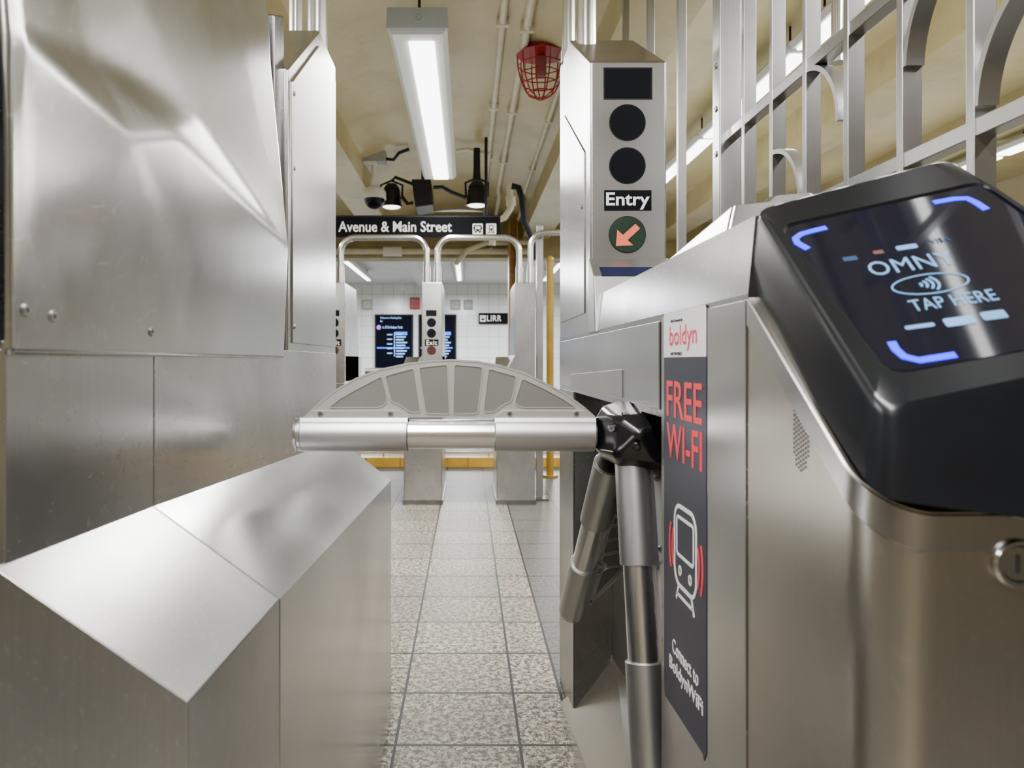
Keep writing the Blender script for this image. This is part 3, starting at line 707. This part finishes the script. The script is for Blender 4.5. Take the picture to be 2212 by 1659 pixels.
m = MB().stroke(fr, circ(q[0], q[1], .019, 20), .002, 0, .002, True); m.stroke(fr, [(q[0]-.009, q[1]-.009), (q[0]+.009, q[1]+.009)], .002, 0, .002); m.stroke(fr, [(q[0]-.009, q[1]+.009), (q[0]+.009, q[1]-.009)], .002, 0, .002)
m.build('end_emblem', 'greybox', fx)
G = 'lights in the bay beyond the fence'
for k, (ya, yb) in enumerate(((2.2, 3.56), (3.60, 4.96), (5.0, 6.4))):
    fixture(1.54, 1.70, ya, yb, 2.44, ['nearest strip light beyond the fence', 'middle strip light seen between fence bars', 'strip light just right of the Entry tower'][k], G, 'lens', lx0=1.575, lx1=1.665, zc=2.62, hh=.06, end=False)
for k, (ya, yb) in enumerate(((3.7, 4.98), (5.02, 6.1))):
    fixture(3.51, 3.67, ya, yb, 2.33, ['strip light at the far right edge beyond the fence', 'strip light above the card reader beyond the fence'][k], G, 'lens', lx0=3.54, lx1=3.64, zc=2.42, hh=.06, end=False)
G2 = 'lights in the white tiled hall'
for k, (x, ya, yb) in enumerate(((-1.6, 9.7, 12), (-.13, 9.75, 12), (1.25, 9.9, 12))):
    fixture(x-.09, x+.09, ya, yb, 2.25, ['far strip light left above the tiled wall', 'far strip light near the centre of the tiled hall', 'far strip light right, by the yellow pole'][k], G2, 'lens_far', zc=2.4, hh=.05, end=False)
fixture(-.32, -.08, -1.6, .8, 2.24, 'unseen lit fixture added overhead behind the viewer to light the passage', None, 'lens', zc=2.77)  # added out of view as extra light for the near passage
fixture(.74, .82, -.3, 1.1, 2.36, 'unseen slim lit fixture added overhead at right for a streak on the reader screen', None, 'lens', lx0=.770, lx1=.790, zc=2.42, hh=.04, end=False)  # added out of view to lay a pale streak across the reader glass

# ---------------------------------------------------------------- conduits
def vz(x): return 2.62+.16*(1-((x+.105)/.765)**2)
G = 'beige painted conduits along the ceiling'
for k, (x, r) in enumerate(((.185, .019), (.315, .022), (.57, .016))):
    z = vz(x)-r-.008
    t = thing('conduit', ['left beige conduit along the vaulted ceiling', 'middle and thickest beige conduit along the ceiling', 'thin conduit running beside the right ceiling beam'][k], 'pipe', (x, 5, z), G)
    MB().tube([(x, .5, z), (x, 7.6, z), (x+.02, 7.8, z-.03), (x+.02, 8.95, z-.05)], r, 14).build('pipe', 'conduit', t)
    for yy in (2.6, 3.9, 5.2, 6.5): MB().box(x-r*1.8, yy, z-r*1.15, x+r*1.8, yy+.03, z+r+.004).build('strap', 'conduit', t, bevel=.004)
t = MB().tube([P(985, 326, 6.3), P(1010, 322, 6.3), P(1030, 328, 6.3), P(1062, 330, 6.3)], .016, 10); tag(t.build('conduit', 'conduit'), 'short crosswise conduit meeting the ceiling pipes beyond the light', 'pipe')
t = thing('conduit', 'horizontal white conduit behind the arches under the olive beam', 'pipe', P(850, 545, 8.9))
MB().cyl(P(700, 543, 8.9), P(1150, 543, 8.9), .035, seg=14).build('pipe', 'conduit', t)
MB().cyl(P(828, 543, 8.9), P(868, 543, 8.9), .06, seg=14).build('coupling', 'camw', t)
for px in (740, 950, 1060): q = P(px, 536, 8.9); MB().box(q.x-.02, 8.88, q.z, q.x+.02, 8.99, 2.24).build('hanger', 'conduit', t)
t = thing('conduit', 'bent pipes dropping beside the right end of the street sign', 'pipe', P(1090, 480, 6.2))
MB().tube([P(1100, 395, 6.2), P(1103, 450, 6.2), P(1090, 470, 6.2), P(1068, 480, 6.2), P(1063, 530, 6.25)], .028, 12).build('pipe', 'conduit', t)
MB().cyl(P(1103, 425, 6.2), P(1104, 445, 6.2), .04, seg=12).build('coupling', 'conduit', t)
t = MB().tube([P(1105, 402, 6.0), P(1120, 405, 6.0), P(1128, 430, 6.0), P(1133, 480, 6.0), P(1150, 515, 6.0), P(1160, 560, 6.0)], .027, 12)
tag(t.build('cable_hose', 'blackm'), 'dark bent hose beside the right end of the street sign', 'hose')
t = MB().tube([P(985, 570, 8.9), P(1010, 540, 8.8), P(1050, 525, 8.8), P(1150, 523, 8.8)], .03, 10); tag(t.build('conduit', 'conduit'), 'curved pipe rising through the far right arch', 'pipe')

# ---------------------------------------------------------------- red strobe
Ys = 4.2
st = thing('strobe_alarm', 'red caged strobe alarm hanging from the ceiling by the Entry tower', 'alarm', P(1165, 130, Ys))
c = P(1168, 118, Ys)
hx = [(c.x+.145*math.cos(math.radians(a)), Ys+.145*math.sin(math.radians(a))) for a in range(0, 360, 45)]
hx2 = [(c.x+.10*math.cos(math.radians(a)), Ys+.10*math.sin(math.radians(a))) for a in range(0, 360, 45)]
MB().loft([(a, b_, c.z-.005) for a, b_ in hx], [(a, b_, c.z+.04) for a, b_ in hx2]).build('back_box', 'red', st, bevel=.004)
cg = MB(); zc = c.z-.01; dh = .21
def prf(t): return .132*(1-.42*t**2.2)
for k in range(10):
    a = 2*PI*k/10; cg.tube([(c.x+prf(i/8)*math.cos(a), Ys+prf(i/8)*math.sin(a), zc-dh*i/8) for i in range(9)]+[(c.x+.012*math.cos(a), Ys+.012*math.sin(a), zc-dh-.035)], .0038, 6)
for i in (2, 4, 6, 8): cg.tube([(c.x+prf(i/8)*math.cos(2*PI*k/10), Ys+prf(i/8)*math.sin(2*PI*k/10), zc-dh*i/8) for k in range(10)], .0038, 6, closed=True)
cg.build('wire_cage', 'red', st)
MB().box(c.x-.03, Ys-.03, zc-.12, c.x+.03, Ys+.03, zc).build('strobe_body', 'lensred', st, bevel=.012)

# ---------------------------------------------------------------- dome camera, spots
Yc = 6.2
cm = thing('dome_camera', 'white dome security camera hanging from a grey box left of the light', 'camera', P(808, 380, Yc))
q0 = P(776, 352, Yc); q1 = P(834, 321, Yc); MB().box(q0.x, Yc-.06, q0.z, q1.x, Yc+.06, q1.z).build('junction_box', 'camg', cm, bevel=.006)
MB().box(q0.x-.01, Yc-.075, q1.z-.008, q1.x+.01, Yc+.07, q1.z+.006).build('box_lid', 'camw', cm, bevel=.003)
MB().box(q0.x+.04, Yc-.07, q0.z-.02, q0.x+.15, Yc+.04, q0.z).build('mount_bracket', 'camw', cm, bevel=.004)
MB().cyl(P(806, 322, Yc), (P(806, 322, Yc).x, Yc, 2.66), .03, seg=10).build('stem', 'camw', cm)
MB().cyl(P(808, 352, Yc), P(808, 405, Yc), .022, .03, seg=14).build('stem', 'camw', cm)
q = P(809, 402, Yc); d = MB().tube([q, q+V(0, 0, -.02), q+V(0, 0, -.05), q+V(0, 0, -.11)], [.03, .075, .095, .098], 24); d.build('shell', 'camw', cm)
MB().sph(q+V(0, 0, -.11), .085, a=20, b=8, t0=PI/2, t1=PI).build('dome', 'disp', cm)
MB().tube([P(832, 343, Yc), P(850, 345, Yc), P(862, 330, Yc), P(884, 322, Yc)], .014, 8).build('cable', 'blackm', cm)
for k, (px, top) in enumerate(((846, 405), (1030, 400))):
    Yk = Yc+(.25 if k == 0 else 0)
    sp = thing('spotlight', ['black spotlight below the dome camera', 'black spotlight at right under the long light fixture'][k], 'spotlight', P(px, top, Yk), 'black spotlights above the street sign')
    q = P(px, top, Yk); h = .17
    d = MB().tube([q+V(0, 0, .03), q, q+V(0, 0, -.05), q+V(0, 0, -h)], [.04, .065, .075, .088], 24); d.tube([q+V(0, 0, -h+.012), q+V(0, 0, -h+.002)], [.094, .094], 24)
    for j in range(5): d.tube([q+V(0, 0, -.02-.02*j), q+V(0, 0, -.026-.02*j)], [.078, .078], 20)
    d.build('housing', 'black', sp)
    MB().sph(q+V(0, 0, -h+.004), .078, sz=.25, a=24, b=6, t0=PI/2, t1=PI).build('lens', 'spot', sp)
    MB().tube([q+V(-.09, 0, -.10), q+V(-.095, 0, .02), q+V(0, 0, .06), q+V(.095, 0, .02), q+V(.09, 0, -.10)], .010, 8).build('bracket', 'blackm', sp)
    if k: MB().tube([q+V(0, 0, .04), q+V(0, 0, .12), V(q.x, q.y, 2.72)], [.035, .03, .028], 12).build('stem', 'blackm', sp)
    else: MB().tube([q+V(0, 0, .05), q+V(.03, 0, .09), P(893, 398, Yk)], .014, 8).build('stem', 'blackm', sp)
q0 = P(890, 450, Yc); q1 = P(936, 390, Yc)
bx = thing('driver_box', 'black box hanging between the two spotlights', 'junction box', ((q0.x+q1.x)/2, Yc, q0.z))
MB().pxz([(q0.x+.03, q0.z), (q1.x, q0.z+.02), (q1.x-.02, q1.z), (q0.x, q1.z)], Yc-.05, Yc+.30).build('body', 'blackm', bx, bevel=.006)
MB().cyl(((q0.x+q1.x)/2, Yc, q1.z), ((q0.x+q1.x)/2, Yc, vz((q0.x+q1.x)/2)-.002), .012, seg=8).build('rod', 'blackm', bx)
tag(MB().tube([P(936, 405, Yc), P(955, 404, Yc), P(975, 415, Yc), P(1008, 428, Yc)], .016, 8).build('cable', 'blackm'), 'black cable from the box to the right spotlight', 'cable')
tag(MB().tube([P(868, 425, Yc), P(880, 440, Yc), P(893, 438, Yc)], .016, 8).build('cable', 'blackm'), 'black cable from the left spotlight to the box', 'cable')

# ---------------------------------------------------------------- far wall things
Yw = 13.99; WF = FRONT(Yw)
def monitor(x0, x1, label, text=True):
    t = thing('display_screen', label, 'display screen', P((x0+x1)/2, 805, Yw), 'tall screens on the tiled wall')
    MB().prism(WF, rectpx(WF, x0, 679, x1, 806), -.008, .05).build('casing', 'blackm', t, bevel=.01)
    s_ = MB().prism(WF, rectpx(WF, x0+3, 682, x1-3, 803), .05, .055).build('screen', 'scr_bg', t)
    o = x0-810
    if text:
        MB().text(WF, 'Welcome to Flushing-Main', *pr(WF, 822+o, 685, 868+o, 690), c0=.056).text(WF, 'St', *pr(WF, 822+o, 692, 827+o, 696), c0=.056).build('heading', 'scr_white', s_)
        c_ = WF.hit(819+o, 707.5); MB().prism(WF, circ(c_[0], c_[1], .045, 20), .056, .06).build('route_disc', 'scr_purple', s_)
        MB().text(WF, '7', *pr(WF, 817+o, 704, 821+o, 711), c0=.061).build('route_number', 'scr_white', s_)
        MB().text(WF, 'to 34 St-Hudson Yards', *pr(WF, 827+o, 704, 870+o, 710), c0=.056).build('heading', 'scr_white', s_)
    l = MB().prism(WF, rectpx(WF, x0+42, 718, x0+43.4, 770), .056, .058)
    for k in range(9): l.prism(WF, rectpx(WF, x0+46, 721+6*k, x0+60+(k*7) % 11, 723.4+6*k), .056, .058)
    for k in range(5): l.prism(WF, rectpx(WF, x0+27, 722+10*k, x0+38, 724+10*k), .056, .058)
    l.build('stop_list', 'scr_white', s_)
    b_ = MB().prism(WF, rectpx(WF, x0+44, 717, x0+70, 724), .0552, .0562); b_.prism(WF, rectpx(WF, x0+5, 750, x1-8, 753), .0552, .0558); b_.prism(WF, rectpx(WF, x0+5, 796, x0+30, 801), .0552, .0558)
    b_.build('highlight', 'scr_blue', s_)
monitor(810, 893, 'tall blue information screen left of the central Exit tower')
monitor(904, 986, 'tall blue information screen partly behind the central Exit tower', False)
lr = thing('wall_sign', 'small black sign reading LIRR on the white tiled wall', 'sign', P(1065, 698, Yw))
W2 = FRONT(Yw-.1)
MB().prism(W2, rectpx(W2, 1034, 676, 1098, 699), -.105, 0).build('board', 'black_sign', lr, bevel=.004)
MB().text(W2, 'LIRR', *pr(W2, 1052, 681, 1083, 694), c0=.002, weight=.01, spacing=1.1).build('lettering', 'signwhite', lr)
ic = MB().prism(W2, rectpx(W2, 1037, 681, 1049, 695), 0, .004); ic.prism(W2, rectpx(W2, 1040, 683, 1046, 692), .004, .006, 1); ic.prism(W2, rectpx(W2, 1041, 684, 1045, 688), .006, .008)
ic.build('icon', ('signwhite', 'black_sign'), lr)
fa = thing('fire_alarm', 'small red fire alarm box on the tiled wall above the screen', 'alarm', P(896, 668, Yw))
MB().prism(WF, rectpx(WF, 886, 643, 907, 668), -.008, .08).build('box', 'red', fa, bevel=.01)
MB().prism(WF, rectpx(WF, 889, 647, 904, 653), .08, .085).build('label_plate', 'lensred', fa)
for k, (x0, x1) in enumerate(((783, 805), (973, 995), (1001, 1021))):
    w = thing('wall_speaker', ['grey square panel on the tiled wall left of the fire alarm', 'grey square panel just right of the central Exit tower', 'grey square panel left of the LIRR sign'][k], 'wall panel', P((x0+x1)/2, 669, Yw), 'grey squares on the tiled wall')
    MB().prism(WF, rectpx(WF, x0, 648, x1, 669), -.008, .05).build('frame', 'greybox', w, bevel=.008)
    MB().prism(WF, rectpx(WF, x0+3, 651, x1-3, 666), .05, .056).build('grille', 'fix', w)
cm = thing('dome_camera', 'small pale camera under the far hall ceiling', 'camera', P(869, 605, 13.2))
q = P(868, 616, 13.2); MB().cyl(V(q.x, q.y, 2.40), q, .015, seg=12).build('stem', 'ceilfar', cm); MB().sph(q+V(0, 0, -.04), .06, a=16, b=8).build('dome', 'ceilfar', cm)

# posts
ps = thing('steel_post', 'grey steel gate post beside the far right turnstile', 'post', (.49, 5.05, 0))
MB().box(.468, 5.02, .012, .512, 5.07, 1.86).build('post', 'steel_bar', ps, bevel=.003); MB().box(.452, 4.98, 0, .55, 5.11, .012).build('base_plate', 'steel_dark', ps)
ps = thing('yellow_pole', 'yellow painted pole behind the grey steel gate post', 'post', (.668, 6.0, 0))
MB().cyl((.668, 6.0, 0), (.668, 6.0, 1.76), .030, seg=16).build('pole', 'yellow', ps); MB().cyl((.668, 6.0, 0), (.668, 6.0, .02), .065, seg=16).build('base_plate', 'yellow', ps)
MB().sph((.668, 6.0, 1.76), .033, a=14, b=8).build('cap', 'yellow', ps)
ps = thing('ochre_column', 'ochre column behind the far right turnstile tower', 'column', (.52, 8.7, 0))
cc = MB().box(.48, 8.6, 0, .495, 8.8, 2.62); cc.box(.57, 8.6, 0, .585, 8.8, 2.62); cc.box(.495, 8.69, 0, .57, 8.71, 2.62); cc.build('shaft', 'brown', ps); MB().box(.45, 8.55, 0, .61, 8.85, .03).build('base_plate', 'brown', ps)

# ---------------------------------------------------------------- lights
def area(loc, sx, sy, pw, col=(1, .985, .96), up=False):
    l = bpy.data.lights.new('lamp', 'AREA'); l.shape = 'RECTANGLE'; l.size = sx; l.size_y = sy; l.energy = pw; l.color = col
    o = bpy.data.objects.new('lamp', l); C.objects.link(o); o.location = loc; o.rotation_euler = (PI if up else 0, 0, 0)
area((-.19, 4.1, 2.2), .12, 2.1, 58)
area((-.2, -.3, 2.2), .16, 2.2, 98)
area((1.62, 2.0, 2.38), .16, 4.5, 135)
area((-1.9, 1.0, 2.35), .2, 4, 110)
area((-1.9, 6.0, 2.35), .2, 3, 62)
area((1.62, 6.0, 2.38), .16, 3, 62)
for x in (-1.6, -.1, 1.3): area((x, 10.8, 2.2), .2, 2.3, 195, (.97, .99, 1))
area((3.6, 4.5, 2.3), .2, 3, 120)
area((-.2, 3.6, 2.0), .5, 7, 12, up=True)  # upward areas from here on: added fill to brighten the ceiling, no fixtures there
area((1.7, 3.6, 1.9), .8, 7, 28, up=True)
area((3.6, 3.6, 1.9), .8, 7, 23, up=True)
area((-1.9, 3.6, 1.9), .8, 7, 21, up=True)
w = bpy.data.worlds.new('world'); bpy.context.scene.world = w; w.use_nodes = True
w.node_tree.nodes['Background'].inputs[0].default_value = (1, .95, .86, 1); w.node_tree.nodes['Background'].inputs[1].default_value = .5

cam = bpy.data.cameras.new('camera'); co = bpy.data.objects.new('camera', cam); C.objects.link(co)
co.location = (0, 0, H); co.rotation_euler = (PI/2, 0, 0)
cam.sensor_width = 36; cam.lens = F/2212*36; cam.shift_x = (1106-CX)/2212; cam.shift_y = -(829.5-CY)/2212
cam.clip_start = .02
cam.dof.use_dof = True; cam.dof.focus_distance = 1.5; cam.dof.aperture_fstop = 8
bpy.context.scene.camera = co
